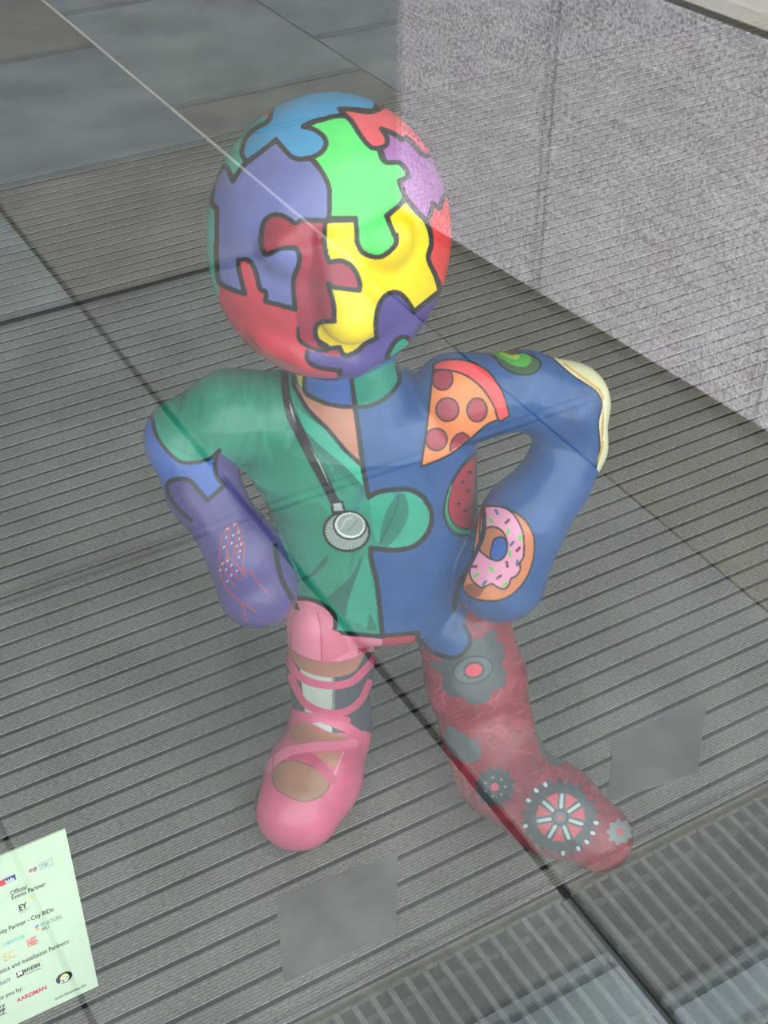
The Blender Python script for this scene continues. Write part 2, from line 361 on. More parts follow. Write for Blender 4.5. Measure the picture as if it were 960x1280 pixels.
def f_torso(X):
    z = np.clip(X[:, 2], Z_LO, Z_HI)
    cx = np.interp(z, ROWS[:, 0], ROWS[:, 1]); a = np.interp(z, ROWS[:, 0], ROWS[:, 2]); b = np.interp(z, ROWS[:, 0], ROWS[:, 3])
    # rounded ends
    dx, dy = X[:, 0]-cx, X[:, 1]-BY
    q = np.sqrt((dx/a)**2 + (dy/b)**2) + 1e-9
    g = np.sqrt((dx/a**2)**2 + (dy/b**2)**2)/q + 1e-9
    d2 = (q-1)/g
    dz = np.maximum(X[:, 2]-Z_HI, Z_LO-X[:, 2])
    d = -smin(-d2, -dz, 0.05)
    nk = rcone(X, NECK[0][0], NECK[1][0], NECK[0][1], NECK[1][1])
    return smin(d, nk, 0.025)
def f_chain(C, X, k=0.012):
    d = None
    for i in range(len(C)-1):
        e = rcone(X, C[i][0], C[i+1][0], C[i][1], C[i+1][1]); d = e if d is None else smin(d, e, k)
    return d
def f_leg(L, Ft, X):
    d = smin(f_chain(L, X, 0.02), f_chain(Ft, X, 0.02), 0.03)
    return -smin(-d, X[:, 2]-0.001, 0.012)        # flat sole
PART_F = [f_head, f_torso, lambda X: f_chain(ARM_L, X, 0.02), lambda X: f_chain(ARM_R, X, 0.02), lambda X: f_leg(LEG_L, FOOT_L, X), lambda X: f_leg(LEG_R, FOOT_R, X)]
def parts_d(X): return np.stack([f(X) for f in PART_F], 0)
def body(X, D=None):
    D = parts_d(X) if D is None else D
    d = smin(D[1], D[2], 0.008); d = smin(d, D[3], 0.008); d = smin(d, D[4], 0.008); d = smin(d, D[5], 0.008)
    return smin(d, D[0], 0.006)
def build_surface(h=0.0052, levels=2):
    lo = np.array([-0.36, 1.10, -0.012]); hi = np.array([0.40, 1.70, 1.0])
    N = np.ceil((hi-lo)/h).astype(int)+1
    # coarse pass: skip blocks far from the surface
    B = 8; nb = (N + B-1)//B
    bc = np.stack(np.meshgrid(*[lo[i] + (np.arange(nb[i])*B + B/2)*h for i in range(3)], indexing='ij'), -1).reshape(-1, 3)
    near = np.abs(body(bc)) < B*h*1.3
    V = np.full(tuple(nb*B), 1.0, np.float64)
    off = np.stack(np.meshgrid(np.arange(B), np.arange(B), np.arange(B), indexing='ij'), -1).reshape(-1, 3)
    inside = body(bc) < 0
    ids = np.stack(np.meshgrid(*[np.arange(k) for k in nb], indexing='ij'), -1).reshape(-1, 3)
    for j in ids[inside & ~near]: V[j[0]*B:j[0]*B+B, j[1]*B:j[1]*B+B, j[2]*B:j[2]*B+B] = -1
    I = (ids[near][:, None, :]*B + off[None]).reshape(-1, 3)
    V[I[:, 0], I[:, 1], I[:, 2]] = body(lo + I*h)
    S = V < 0
    act = np.zeros([k-1 for k in V.shape], bool)
    c = [S[i:V.shape[0]-1+i, j:V.shape[1]-1+j, k:V.shape[2]-1+k] for i in (0, 1) for j in (0, 1) for k in (0, 1)]
    any_ = np.zeros_like(act); all_ = np.ones_like(act)
    for q in c: any_ |= q; all_ &= q
    act = any_ & ~all_
    idx = np.full(act.shape, -1, np.int64); cells = np.argwhere(act); idx[act] = np.arange(len(cells))
    X = lo + (cells+0.5)*h
    Q = []
    for ax in range(3):
        a, b = [i for i in range(3) if i != ax]
        sl0 = [slice(None)]*3; sl1 = [slice(None)]*3; sl0[ax] = slice(0, -1); sl1[ax] = slice(1, None)
        e = np.argwhere(S[tuple(sl0)] != S[tuple(sl1)])
        e = e[(e[:, a] > 0) & (e[:, b] > 0)]
        s0 = S[e[:, 0], e[:, 1], e[:, 2]]
        def cell(da, db):
            q = e.copy(); q[:, a] -= da; q[:, b] -= db; return idx[q[:, 0], q[:, 1], q[:, 2]]
        quad = np.stack([cell(0, 0), cell(1, 0), cell(1, 1), cell(0, 1)], 1)
        flip = s0 if ax != 1 else ~s0
        quad[~flip] = quad[~flip][:, ::-1]
        Q.append(quad)
    Q = np.concatenate(Q); Q = Q[(Q >= 0).all(1)]
    def grad(X, e=0.0006):
        return np.stack([(body(X + e*np.eye(3)[i]) - body(X - e*np.eye(3)[i]))/(2*e) for i in range(3)], 1)
    def project(X, it):
        for _ in range(it):
            g = grad(X); f = body(X); X = X - np.clip(f/np.maximum((g*g).sum(1), 0.05), -h, h)[:, None]*g
        return X
    # relax a little before projecting
    for _ in range(3):
        acc = np.zeros_like(X); cnt = np.zeros(len(X))
        for i in range(4):
            np.add.at(acc, Q[:, i], X[Q[:, (i+1) % 4]] + X[Q[:, (i-1) % 4]]); np.add.at(cnt, Q[:, i], 2)
        X = 0.4*X + 0.6*acc/np.maximum(cnt, 1)[:, None]
        X = project(X, 1)
    X = project(X, 2)
    for lv in range(levels):
        E_ = np.stack([Q, np.roll(Q, -1, 1)], -1); E_ = np.sort(E_.reshape(-1, 2), 1)
        key = E_[:, 0]*len(X) + E_[:, 1]; uq, inv = np.unique(key, return_inverse=True)
        ev = np.stack([uq//len(X), uq % len(X)], 1); nX = len(X)
        Xe = X[ev].mean(1); Xf = X[Q].mean(1)
        ei = inv.reshape(-1, 4) + nX; fi = np.arange(len(Q)) + nX + len(uq)
        X = np.concatenate([X, Xe, Xf])
        Q = np.concatenate([np.stack([Q[:, i], ei[:, i], fi, ei[:, (i-1) % 4]], 1) for i in range(4)])
        if lv == 0: X = project(X, 1)
    return project(X, 1), Q

# ------------------------------------------------------------------ painted statue: the artwork, drawn flat and carried onto the form
CX0, CY0, CW, CH, SS = 150, 90, 680, 1040, 2
def sm_(p, it=1, q=0.2):
    p = np.asarray(p, float)
    return p
def fr(x0, y0, k): return lambda *pts: [(x0+x*k, y0+y*k) for x, y in pts]
C1 = fr(240, 110, .1875); C2 = fr(400, 110, .1875); C3 = fr(240, 290, .1875); C4 = fr(400, 290, .1875)
C5 = fr(170, 440, .20833); C6 = fr(340, 440, .20833); C7 = fr(510, 430, .14583); C8 = fr(600, 430, .1875)
D1 = fr(200, 570, .20833); D2 = fr(360, 600, .20833); D3 = fr(530, 560, .1797); D4 = fr(330, 740, .1771)
D5 = fr(300, 880, .1875); D6 = fr(500, 760, .20833); D7 = fr(560, 920, .25)
def curve(p, closed=False, nseg=5):
    """centripetal-like smoothing that keeps corners sharper than 75 degrees"""
    p = np.asarray(p, float); n_ = len(p)
    if n_ < 3: return p
    def dirn(a, b):
        d = b-a; return d/(np.hypot(*d)+1e-9)
    T = np.zeros_like(p); corner = np.zeros(n_, bool)
    for i in range(n_):
        if not closed and i in (0, n_-1): corner[i] = True; continue
        a, b = p[i-1], p[(i+1) % n_]; d1, d2 = dirn(a, p[i]), dirn(p[i], b)
        if d1 @ d2 < 0.45: corner[i] = True
        else: T[i] = dirn(a, b)
    out = []
    for i in range(n_ if closed else n_-1):
        a, b = p[i], p[(i+1) % n_]; L = np.hypot(*(b-a)); j = (i+1) % n_
        ta = (b-a) if corner[i] else T[i]*L; tb = (b-a) if corner[j] else T[j]*L
        for s in np.linspace(0, 1, nseg, endpoint=False):
            h1 = 2*s**3-3*s**2+1; h2 = s**3-2*s**2+s; h3 = -2*s**3+3*s**2; h4 = s**3-s**2
            out.append(h1*a + h2*ta + h3*b + h4*tb)
    if not closed: out.append(p[-1])
    return np.array(out)
class Canvas:
    def __init__(s, c): s.a = np.empty((CH*SS, CW*SS, 3), np.float32); s.a[:] = c
    def copy(s):
        k = Canvas((0, 0, 0)); k.a = s.a.copy(); return k
    def _box(s, p, m):
        x0 = max(int((p[:, 0].min()-CX0-m)*SS), 0); x1 = min(int((p[:, 0].max()-CX0+m)*SS)+2, CW*SS)
        y0 = max(int((p[:, 1].min()-CY0-m)*SS), 0); y1 = min(int((p[:, 1].max()-CY0+m)*SS)+2, CH*SS)
        return x0, x1, y0, y1
    def _grid(s, b):
        x0, x1, y0, y1 = b
        return CX0+(np.arange(x0, x1)+0.5)/SS, CY0+(np.arange(y0, y1)+0.5)/SS
    def mask(s, p):
        b = s._box(p, 1); x0, x1, y0, y1 = b
        if x1 <= x0 or y1 <= y0: return b, None
        gx, gy = s._grid(b); m = np.zeros((len(gy), len(gx)), bool)
        q = np.roll(p, -1, 0)
        for iy, y in enumerate(gy):
            cr = (p[:, 1] > y) != (q[:, 1] > y)
            if not cr.any(): continue
            xs = p[cr, 0] + (y-p[cr, 1])*(q[cr, 0]-p[cr, 0])/(q[cr, 1]-p[cr, 1])
            xs.sort(); m[iy] = (np.searchsorted(xs, gx) % 2) == 1
        return b, m
    def fill(s, pts, c, smooth=True, grad=None):
        p = curve(pts, True) if smooth else np.asarray(pts, float)
        (x0, x1, y0, y1), m = s.mask(p)
        if m is None: return p
        if grad is None: s.a[y0:y1, x0:x1][m] = c
        else:
            (ax, ay), (bx, by), c2 = grad; gx, gy = s._grid((x0, x1, y0, y1))
            t = ((gx[None]-ax)*(bx-ax) + (gy[:, None]-ay)*(by-ay))/((bx-ax)**2+(by-ay)**2)
            t = np.clip(t, 0, 1)[..., None]; im = np.asarray(c)*(1-t) + np.asarray(c2)*t
            s.a[y0:y1, x0:x1][m] = im[m]
        return p
    def stroke(s, pts, c, wd, smooth=True, closed=False, alpha=1.0, taper=False):
        p = curve(pts, closed) if smooth else np.asarray(pts, float)
        if closed: p = np.vstack([p, p[:1]])
        n_ = len(p)-1
        for i in range(n_):
            a, b = p[i], p[i+1]; ww = wd
            if taper: ww = wd*max(0.25, math.sin(math.pi*(i+0.5)/n_))
            bx = s._box(np.array([a, b]), ww); x0, x1, y0, y1 = bx
            if x1 <= x0 or y1 <= y0: continue
            gx, gy = s._grid(bx); d = b-a; l2 = d @ d + 1e-9
            t = np.clip(((gx[None]-a[0])*d[0] + (gy[:, None]-a[1])*d[1])/l2, 0, 1)
            dist = np.hypot(gx[None]-a[0]-t*d[0], gy[:, None]-a[1]-t*d[1])
            al = (np.clip((ww/2-dist)*SS+0.5, 0, 1)*alpha)[..., None]
            v = s.a[y0:y1, x0:x1]; v[:] = v*(1-al) + np.asarray(c, np.float32)*al
    def piece(s, pts, c, wd=6.4, **k):
        s.fill(pts, c, **k); s.stroke(pts, INK, wd, closed=True)
    def ell(s, c, rx, ry, colr, rot=0.0, ink=None, wd=2.0):
        t = np.linspace(0, 2*np.pi, 40, endpoint=False); x, y = rx*np.cos(t), ry*np.sin(t)
        p = np.stack([c[0]+x*math.cos(rot)-y*math.sin(rot), c[1]+x*math.sin(rot)+y*math.cos(rot)], 1)
        if colr is not None: s.fill(p, colr, False)
        if ink is not None: s.stroke(p, ink, wd, False, True)
    def sample(s, u, v):
        x = np.clip((u-CX0)*SS-0.5, 0, CW*SS-1.001); y = np.clip((v-CY0)*SS-0.5, 0, CH*SS-1.001)
        i, j = y.astype(int), x.astype(int); fy, fx = (y-i)[:, None], (x-j)[:, None]
        A = s.a
        return (A[i, j]*(1-fx)+A[i, j+1]*fx)*(1-fy) + (A[i+1, j]*(1-fx)+A[i+1, j+1]*fx)*fy
INK = (34, 36, 38)
LAV = (110, 114, 172); SKYB = (62, 148, 196); TEALH = (70, 168, 150); GRN = (84, 220, 106); RED1 = (228, 84, 92); PLUM = (160, 98, 160)
RED = (214, 62, 78); MAR = (150, 40, 62); YEL = (252, 216, 20); PUR = (84, 68, 140); REDR = (232, 66, 66); TEAL = (36, 148, 122)

def paint_head():
    c = Canvas(RED)
    # left-hand teal and the top
    c.fill([(230, 100)] + C1((520, 200), (420, 270), (360, 330), (335, 400), (335, 460), (355, 500), (270, 620), (245, 550), (220, 520), (185, 550), (150, 620), (130, 700), (130, 770), (165, 800), (160, 1013)) + C3((160, 100), (170, 250), (185, 430)) + [(230, 380)], TEALH, False)
    lav = C1((165, 1013), (166, 800), (150, 795), (130, 770), (132, 700), (150, 620), (185, 550), (220, 520), (245, 550), (270, 620), (340, 520), (440, 440), (560, 345), (600, 390), (660, 455), (720, 475), (790, 470), (860, 550), (910, 650), (918, 760), (912, 885), (800, 882), (730, 880), (690, 900), (640, 870), (580, 845), (530, 850), (480, 890), (465, 950), (462, 1000)) + \
        C3((455, 60), (480, 140), (500, 150), (590, 112), (690, 105), (715, 150), (710, 220), (680, 300), (676, 380), (688, 515), (490, 462), (490, 400), (455, 380), (435, 300), (410, 230), (370, 185), (310, 185), (310, 240), (352, 412), (270, 385), (182, 335), (168, 250), (160, 100))
    c.fill(lav, LAV)
    sky = C1((365, 490), (335, 450), (335, 400), (360, 330), (420, 270), (520, 200)) + [(338, 100), (480, 100)] + C2((360, 155), (190, 140), (130, 140), (165, 185), (90, 190), (0, 215)) + C1((860, 208), (800, 225), (740, 258), (800, 270), (870, 315), (893, 365), (870, 420), (800, 462), (720, 475), (660, 455), (600, 390), (560, 345), (440, 440))
    c.fill(sky, SKYB)
    nosep = C1((465, 1000), (465, 950), (480, 890), (530, 850), (580, 845), (640, 870), (690, 900), (730, 880), (912, 885)) + C2((30, 960)) + C4((25, 40), (40, 140), (60, 200), (150, 195), (220, 240), (265, 340), (262, 390), (90, 368), (55, 345), (70, 400), (85, 480), (82, 592)) + C3((850, 605), (822, 660), (840, 720), (900, 762)) + C4((0, 750), (60, 775), (130, 770), (155, 815), (60, 820)) + C3((900, 795), (820, 780), (715, 725), (705, 640), (688, 515), (676, 380), (680, 300), (710, 220), (715, 150), (690, 105), (590, 112), (500, 150), (480, 140), (455, 60))
    c.fill(nosep, (168, 46, 68))
    grn = C1((790, 470), (860, 550), (910, 650), (918, 760), (912, 885)) + C2((65, 868), (238, 868), (245, 960)) + C4((245, 20), (250, 75), (290, 140), (385, 168), (450, 140), (505, 80), (510, 20)) + C2((505, 1000), (470, 920), (442, 852), (560, 735), (525, 620), (588, 592), (575, 550), (530, 500), (440, 490), (400, 410), (340, 395), (280, 330), (210, 220), (165, 185), (90, 190), (0, 215)) + C1((860, 208), (740, 258), (800, 270), (870, 315), (893, 365), (870, 420))
    c.fill(grn, GRN)
    redt = C2((165, 178), (210, 225), (280, 330), (340, 395), (390, 402), (440, 380), (445, 330), (410, 272), (480, 300), (550, 345), (570, 330), (620, 370), (700, 450), (800, 420), (500, 60), (360, 155), (190, 140), (130, 138))
    c.fill(redt, RED1)
    plum = C2((410, 272), (445, 330), (440, 380), (390, 402), (430, 490), (530, 500), (578, 555), (590, 592), (528, 620), (560, 710), (620, 790), (712, 890), (740, 830), (752, 770), (800, 805), (828, 720), (900, 650), (800, 420), (700, 450), (620, 370), (570, 330), (550, 345), (480, 300))
    c.fill(plum, PLUM)
    redr = C2((712, 890), (740, 830), (752, 770), (800, 805), (828, 720), (950, 650)) + [(590, 380)] + C4((815, 480), (805, 440), (800, 370), (770, 290), (722, 175), (742, 90), (735, 0))
    c.fill(redr, REDR)
    yel = C2((38, 885), (238, 880), (245, 960)) + C4((245, 20), (250, 75), (290, 140), (385, 168), (450, 140), (505, 80), (510, 20)) + C2((505, 1000), (470, 920), (448, 855), (575, 742), (650, 830), (712, 895), (738, 980)) + C4((742, 80), (722, 175), (770, 290), (800, 392), (625, 532), (590, 470), (540, 415), (490, 402), (430, 430), (390, 500), (372, 600), (378, 705), (300, 748), (240, 800), (180, 822), (155, 815), (130, 770), (60, 775), (0, 750)) + C3((900, 762), (840, 720), (822, 660), (850, 605), (950, 595)) + C4((90, 480), (70, 400), (55, 345), (90, 368), (262, 390), (265, 340), (220, 240), (150, 195), (60, 200), (40, 140), (28, 40))
    c.fill(yel, YEL)
    pur = C3((768, 795), (768, 850), (820, 895), (950, 920)) + C4((0, 908), (132, 925), (132, 985), (300, 962), (460, 908), (450, 830), (490, 745), (540, 702), (590, 710), (612, 760), (620, 820), (760, 760), (860, 480), (800, 392), (625, 532), (590, 470), (540, 415), (490, 402), (430, 430), (390, 500), (372, 600), (378, 705), (300, 748), (240, 800), (180, 822), (60, 822)) + C3((850, 800))
    c.fill(pur, PUR)
    tl = C4((460, 920), (450, 830), (490, 745), (540, 702), (590, 710), (612, 760), (600, 830), (560, 900))
    c.fill(tl, TEAL)
    for p in (lav, sky, grn, redt, plum, redr): c.stroke(p, INK, 6.0, closed=True)
    c.stroke(yel, INK, 6.0, closed=True); c.stroke(tl, INK, 6.0, closed=True)
    # mouth line, chin seam
    c.stroke(C3((705, 640), (720, 725), (820, 782), (900, 795)), INK, 4.6)
    c.stroke(C3((768, 795), (768, 850), (820, 895), (950, 920)) + C4((0, 908), (132, 925), (132, 985)), INK, 5.6)
    c.stroke(C4((132, 925), (132, 1000)), INK, 7)
    c.stroke(C4((-60, 985), (132, 995), (300, 968), (460, 910)), INK, 6)
    return c

GREEN_B = (38, 138, 112); BLUE_B = (38, 82, 138); SKIN = (196, 128, 100)
def paint_body():
    c = Canvas(GREEN_B)
    # brush strokes in the green
    rs = np.random.RandomState(7)
    for _ in range(260):
        x, y = rs.uniform(180, 560), rs.uniform(450, 800); L = rs.uniform(20, 60)
        k = rs.uniform(-30, 30); cc = np.clip(np.array(GREEN_B)+k*np.array([.7, 1.1, 1.0]), 0, 255)
        a = math.radians(rs.uniform(70, 110)) if x < 360 else math.radians(rs.uniform(45, 75) if x < 430 else rs.uniform(95, 130))
        c.stroke([(x, y), (x+L*math.cos(a), y+L*math.sin(a))], cc, rs.uniform(4, 10), False, alpha=0.36)
    # lapel highlight and folds
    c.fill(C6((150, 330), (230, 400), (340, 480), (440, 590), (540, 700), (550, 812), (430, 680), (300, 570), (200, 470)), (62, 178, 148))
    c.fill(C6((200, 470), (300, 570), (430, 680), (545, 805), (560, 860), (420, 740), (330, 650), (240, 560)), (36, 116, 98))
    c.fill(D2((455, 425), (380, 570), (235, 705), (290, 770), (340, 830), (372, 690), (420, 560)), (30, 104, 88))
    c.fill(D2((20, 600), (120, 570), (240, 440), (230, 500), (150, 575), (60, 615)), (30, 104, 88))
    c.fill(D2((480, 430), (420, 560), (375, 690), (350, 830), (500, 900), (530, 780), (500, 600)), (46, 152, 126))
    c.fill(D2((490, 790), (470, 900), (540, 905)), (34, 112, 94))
    # pink shorts below the tunic
    pk = [(330, 735)] + D2((30, 710), (130, 715), (220, 755), (275, 810), (285, 860), (275, 915), (400, 925), (565, 940)) + [(478, 850), (330, 850)]
    c.fill(pk, (226, 128, 150), False)
    c.stroke(D2((30, 710), (130, 715), (220, 755), (275, 810), (285, 860), (275, 915), (400, 925), (565, 940)), INK, 5.5)
    c.stroke(D4((378, 150), (400, 260), (408, 480)), (196, 84, 112), 2.4)
    c.fill(D4((380, 150), (450, 250), (470, 330), (420, 480), (408, 480), (400, 260)), (212, 106, 132))
    # blue half
    mid = C6((470, 180), (500, 340), (530, 560), (545, 690), (580, 870), (640, 840), (740, 825), (840, 830), (920, 880)) + D2((820, 115), (858, 180), (860, 260), (825, 335), (760, 395), (660, 420), (560, 415), (497, 410), (500, 480), (530, 600), (550, 760), (567, 935))
    blue = mid + D2((780, 915), (775, 950)) + D6((90, 155), (120, 195), (180, 255), (290, 295), (360, 285), (420, 220), (420, 170), (385, 105)) + [(640, 760), (800, 600), (800, 400), (560, 400), (500, 440)]
    c.fill(blue, BLUE_B)
    c.fill(D2((490, 120), (560, 80), (640, 70), (740, 75), (820, 125), (848, 190), (848, 260), (815, 330), (755, 385), (660, 405), (560, 405), (520, 330)), (48, 160, 132))
    c.fill(D2((665, 80), (600, 170), (560, 290), (545, 385), (600, 395), (690, 290), (725, 190), (705, 85)), (32, 120, 100))
    c.stroke(D2((665, 85), (655, 160), (600, 280), (550, 385)), (24, 92, 78), 1.6)
    # maroon leg top under the blue edge
    c.fill(D2((567, 940), (780, 915), (775, 960), (900, 1100), (560, 1100)), (176, 52, 66), False)
    c.fill(D6((90, 155), (120, 195), (180, 255), (290, 295), (360, 285), (420, 220), (420, 170), (385, 105), (345, 70), (0, 60), (0, 140)), BLUE_B, False)
    rs = np.random.RandomState(3)
    for _ in range(120):
        x, y = rs.uniform(460, 760), rs.uniform(450, 800); L = rs.uniform(20, 70); a = math.radians(rs.uniform(60, 120))
        p = np.array(BLUE_B)+rs.uniform(-20, 20)*np.array([.6, .9, 1.1])
        if x > 580 or y < 600: c.stroke([(x, y), (x+L*math.cos(a), y+L*math.sin(a))], p, rs.uniform(5, 12), False, alpha=0.3)
    c.stroke(mid, INK, 6.2)
    c.stroke(D2((567, 935), (780, 917), (775, 955)) + D6((120, 198), (180, 257), (290, 297), (360, 287), (415, 225), (418, 170), (385, 105), (345, 70)), INK, 5.4)
    # neck and collar
    c.fill(C6((140, 120), (195, 100), (800, -40), (780, 110), (765, 170), (700, 258), (600, 315), (490, 325), (360, 315), (260, 280), (200, 240), (150, 190)), (60, 96, 168), False)
    c.fill(C6((478, 170), (800, 20), (780, 110), (765, 170), (700, 258), (600, 315), (505, 322)), (30, 138, 116), False)
    c.fill(C6((138, 110), (180, 110), (200, 200), (190, 225), (160, 190)), (216, 200, 84))
    sk = C6((140, 190), (200, 240), (260, 280), (360, 315), (498, 328), (530, 560), (538, 665), (440, 590), (340, 470), (220, 350), (155, 240))
    c.fill(sk, (198, 130, 104))
    c.stroke(C6((135, 100), (130, 190), (155, 245), (220, 350), (340, 470), (440, 590), (540, 680)), INK, 5.2)
    c.stroke(C6((195, 150), (200, 240), (260, 280), (360, 318), (490, 330), (600, 318), (700, 262), (765, 170), (752, 90), (760, 40)), INK, 5.4)
    c.stroke(C6((478, 170), (500, 340), (530, 560), (545, 690)), INK, 6.2)
    # stethoscope
    c.fill(C6((50, 60), (50, 110), (60, 250), (90, 400), (150, 520), (220, 660), (290, 790), (350, 910), (365, 940), (425, 930), (410, 900), (340, 760), (260, 610), (200, 480), (150, 380), (110, 250), (95, 110), (95, 60)), (26, 28, 33))
    c.stroke(C6((105, 292), (120, 360), (140, 420)), (190, 200, 198), 1.8, taper=True)
    c.stroke(C6((235, 575), (290, 680), (345, 800)), (190, 200, 198), 1.8, taper=True)
    c.fill(D2((262, 135), (325, 130), (340, 190), (268, 195)), (166, 174, 166), False); c.stroke(D2((262, 135), (325, 130), (340, 190), (268, 195)), INK, 3, False, True)
    e = D2((352, 308))[0]; c.ell(e, 28.5, 24.5, (150, 160, 152), 0.1, INK, 3.2)
    for k in range(26):
        a = 1.2+k*0.09; c.stroke([(e[0]+21*math.cos(a), e[1]+17*math.sin(a)), (e[0]+26*math.cos(a+.05), e[1]+22*math.sin(a+.05))], (178, 188, 178) if k % 2 else (128, 138, 132), 1.4, False)
    e = D2((372, 272))[0]; c.ell(e, 21.5, 18.5, INK, 0.1); c.ell(e, 19, 16, (226, 230, 222), 0.1); c.ell((e[0]+.6, e[1]-.6), 16.5, 13.8, (152, 160, 154), 0.1)
    c.stroke([(e[0]-11, e[1]+4), (e[0]-4, e[1]-8), (e[0]+3, e[1]-9)], (186, 194, 186), 2.0); c.stroke([(e[0]-3, e[1]+8), (e[0]+6, e[1]-2), (e[0]+8, e[1]-6)], (128, 136, 130), 1.6)
    # pizza slice
    piz = C7((225, 185), (205, 300), (180, 540), (150, 800), (112, 1050), (240, 1005), (370, 940), (540, 810), (680, 690), (775, 650), (740, 540), (660, 410), (560, 310), (450, 250), (330, 225))
    c.fill(piz, (244, 134, 76)); PO = (168, 54, 70)
    for (x, y), rx, ry in (((295, 300), 88, 95), ((338, 562), 98, 100), ((592, 565), 86, 102), ((243, 818), 92, 96)):
        q = C7((x, y))[0]; c.ell(q, rx*.1458, ry*.1458, PO, 0, INK, 2.0)
    pe = C7((362, 920), (365, 860), (400, 795), (460, 762), (505, 780), (530, 815)); c.fill(pe, PO); c.stroke(pe, INK, 2.0)
    # clear anything outside the slice on the left edge
    crust = C7((220, 175), (300, 140), (430, 132), (560, 160), (680, 230), (770, 340), (830, 460), (870, 615), (795, 665), (770, 640), (740, 540), (660, 410), (560, 310), (450, 250), (330, 222), (222, 222))
    c.fill(crust, (238, 78, 82)); c.stroke(crust, INK, 2.4, closed=True)
    c.fill(C7((215, 175), (150, 300), (110, 700), (60, 1060), (112, 1050), (150, 800), (180, 540), (205, 300)), BLUE_B, False)
    c.stroke(C7((220, 175), (205, 300), (180, 540), (150, 800), (112, 1050), (240, 1005), (370, 940), (540, 810), (680, 690), (775, 650)), INK, 2.8)
    # avocado
    av = C8((-60, 10), (20, 40), (100, 90), (150, 150), (230, 195), (320, 205), (380, 180), (405, 130), (380, 95), (330, 70), (240, 60), (100, 20), (0, -30))
    c.fill(av, (48, 88, 62)); c.stroke(av, INK, 2.2, closed=True)
    c.fill(C8((0, 25), (80, 60), (150, 100), (220, 140), (290, 152), (340, 120), (340, 85), (300, 65), (240, 65), (120, 20)), (70, 168, 62))
    c.fill(C8((100, 45), (180, 90), (250, 105), (270, 75), (200, 60), (120, 30)), (158, 196, 66)); c.fill(C8((160, 55), (210, 72), (245, 68), (235, 40), (170, 35)), (100, 60, 40))
    # watermelon slice
    wm = D3((420, -10), (300, 80), (200, 220), (150, 350), (140, 470), (190, 580), (250, 610), (320, 605), (358, 590), (352, 560), (360, 300), (375, 60))
    c.fill(wm, (34, 108, 82)); c.stroke(wm, INK, 2.2, closed=True)
    c.fill(D3((385, 30), (270, 130), (205, 240), (172, 360), (175, 460), (220, 535), (290, 562), (352, 560), (345, 330), (365, 120)), (164, 44, 62))
    c.stroke(D3((385, 30), (270, 130), (205, 240), (172, 360), (175, 460), (220, 535), (290, 562), (352, 560)), INK, 1.4)
    c.stroke(D3((190, 260), (160, 380), (165, 480), (215, 560), (270, 585), (345, 580)), (62, 160, 120), 1.6)
    for x, y in ((320, 168), (268, 236), (304, 298), (243, 388), (290, 438)): c.ell(D3((x, y))[0], 2.8, 1.7, (36, 20, 28), -0.4)
    c.stroke(D1((690, 540), (705, 640), (740, 760), (800, 870), (830, 960), (828, 1040)), INK, 6.4)
    c.stroke(D3((385, 360), (410, 410), (418, 520), (405, 620), (330, 790), (260, 920), (215, 1060), (222, 1160), (290, 1230), (330, 1245)), INK, 5.6)
    return c

def paint_arm_l(bd):
    c = bd.copy()
    sleeve = C5((60, 300), (98, 400), (112, 470), (160, 560), (260, 655), (360, 662), (440, 640), (490, 600))
    lo = sleeve + [(276, 566), (330, 610), (345, 660), (420, 700), (420, 830), (140, 830), (140, 480)]
    c.fill(lo, (66, 100, 176), False)
    c.fill(C5((100, 330), (112, 470), (160, 560), (260, 650), (360, 655), (300, 620), (190, 560), (130, 470)), (44, 150, 124))
    pl = C5((150, 900), (185, 830), (190, 785), (240, 765), (310, 765), (370, 820), (430, 890), (530, 800), (482, 740), (478, 640), (500, 590)) + [(276, 566), (330, 610), (345, 660), (420, 700), (420, 830), (170, 830), (190, 640)]
    c.fill(pl, (80, 69, 128), False)
    c.stroke(sleeve, INK, 4.6)
    c.stroke(C5((330, 1010), (270, 960), (215, 890), (185, 830), (190, 785), (240, 765), (310, 765), (370, 820), (430, 890), (530, 800), (482, 740), (478, 640), (500, 590)), INK, 5.4)
    # drawn pair of hands
    ln = (156, 64, 74)
    for p in (((358, 640), (360, 540), (380, 470), (400, 430), (420, 432), (415, 490), (400, 560), (405, 600)), ((418, 455), (440, 405), (465, 405), (468, 440), (450, 520), (440, 590)), ((458, 475), (475, 440), (495, 445), (490, 500), (470, 560), (462, 600)),
              ((480, 545), (495, 515), (506, 530), (500, 600), (492, 685), (540, 692), (590, 760), (655, 832)), ((350, 665), (380, 640), (405, 600), (440, 630), (480, 680), (520, 725)), ((400, 640), (440, 700), (480, 745)), ((380, 680), (450, 782)),
              ((355, 660), (370, 740), (420, 820), (490, 880), (575, 932)), ((490, 880), (505, 930), (520, 992))):
        c.stroke(D1(*p), ln, 1.9)
    for x, y in ((405, 438), (447, 412), (472, 456), (488, 528), (397, 490), (384, 546), (440, 475), (430, 522), (474, 498), (462, 540), (480, 572), (474, 606), (376, 645), (405, 628), (362, 684), (398, 680), (430, 655), (428, 714), (460, 690), (404, 752)):
        q = D1((x, y))[0]; c.stroke([(q[0]-.7, q[1]+1.2), (q[0]+.7, q[1]-1.2)], (220, 212, 218), 1.1, False)
    c.stroke(D1((690, 540), (705, 640), (740, 760), (800, 870), (830, 960), (828, 1040)), INK, 6.4)
    return c
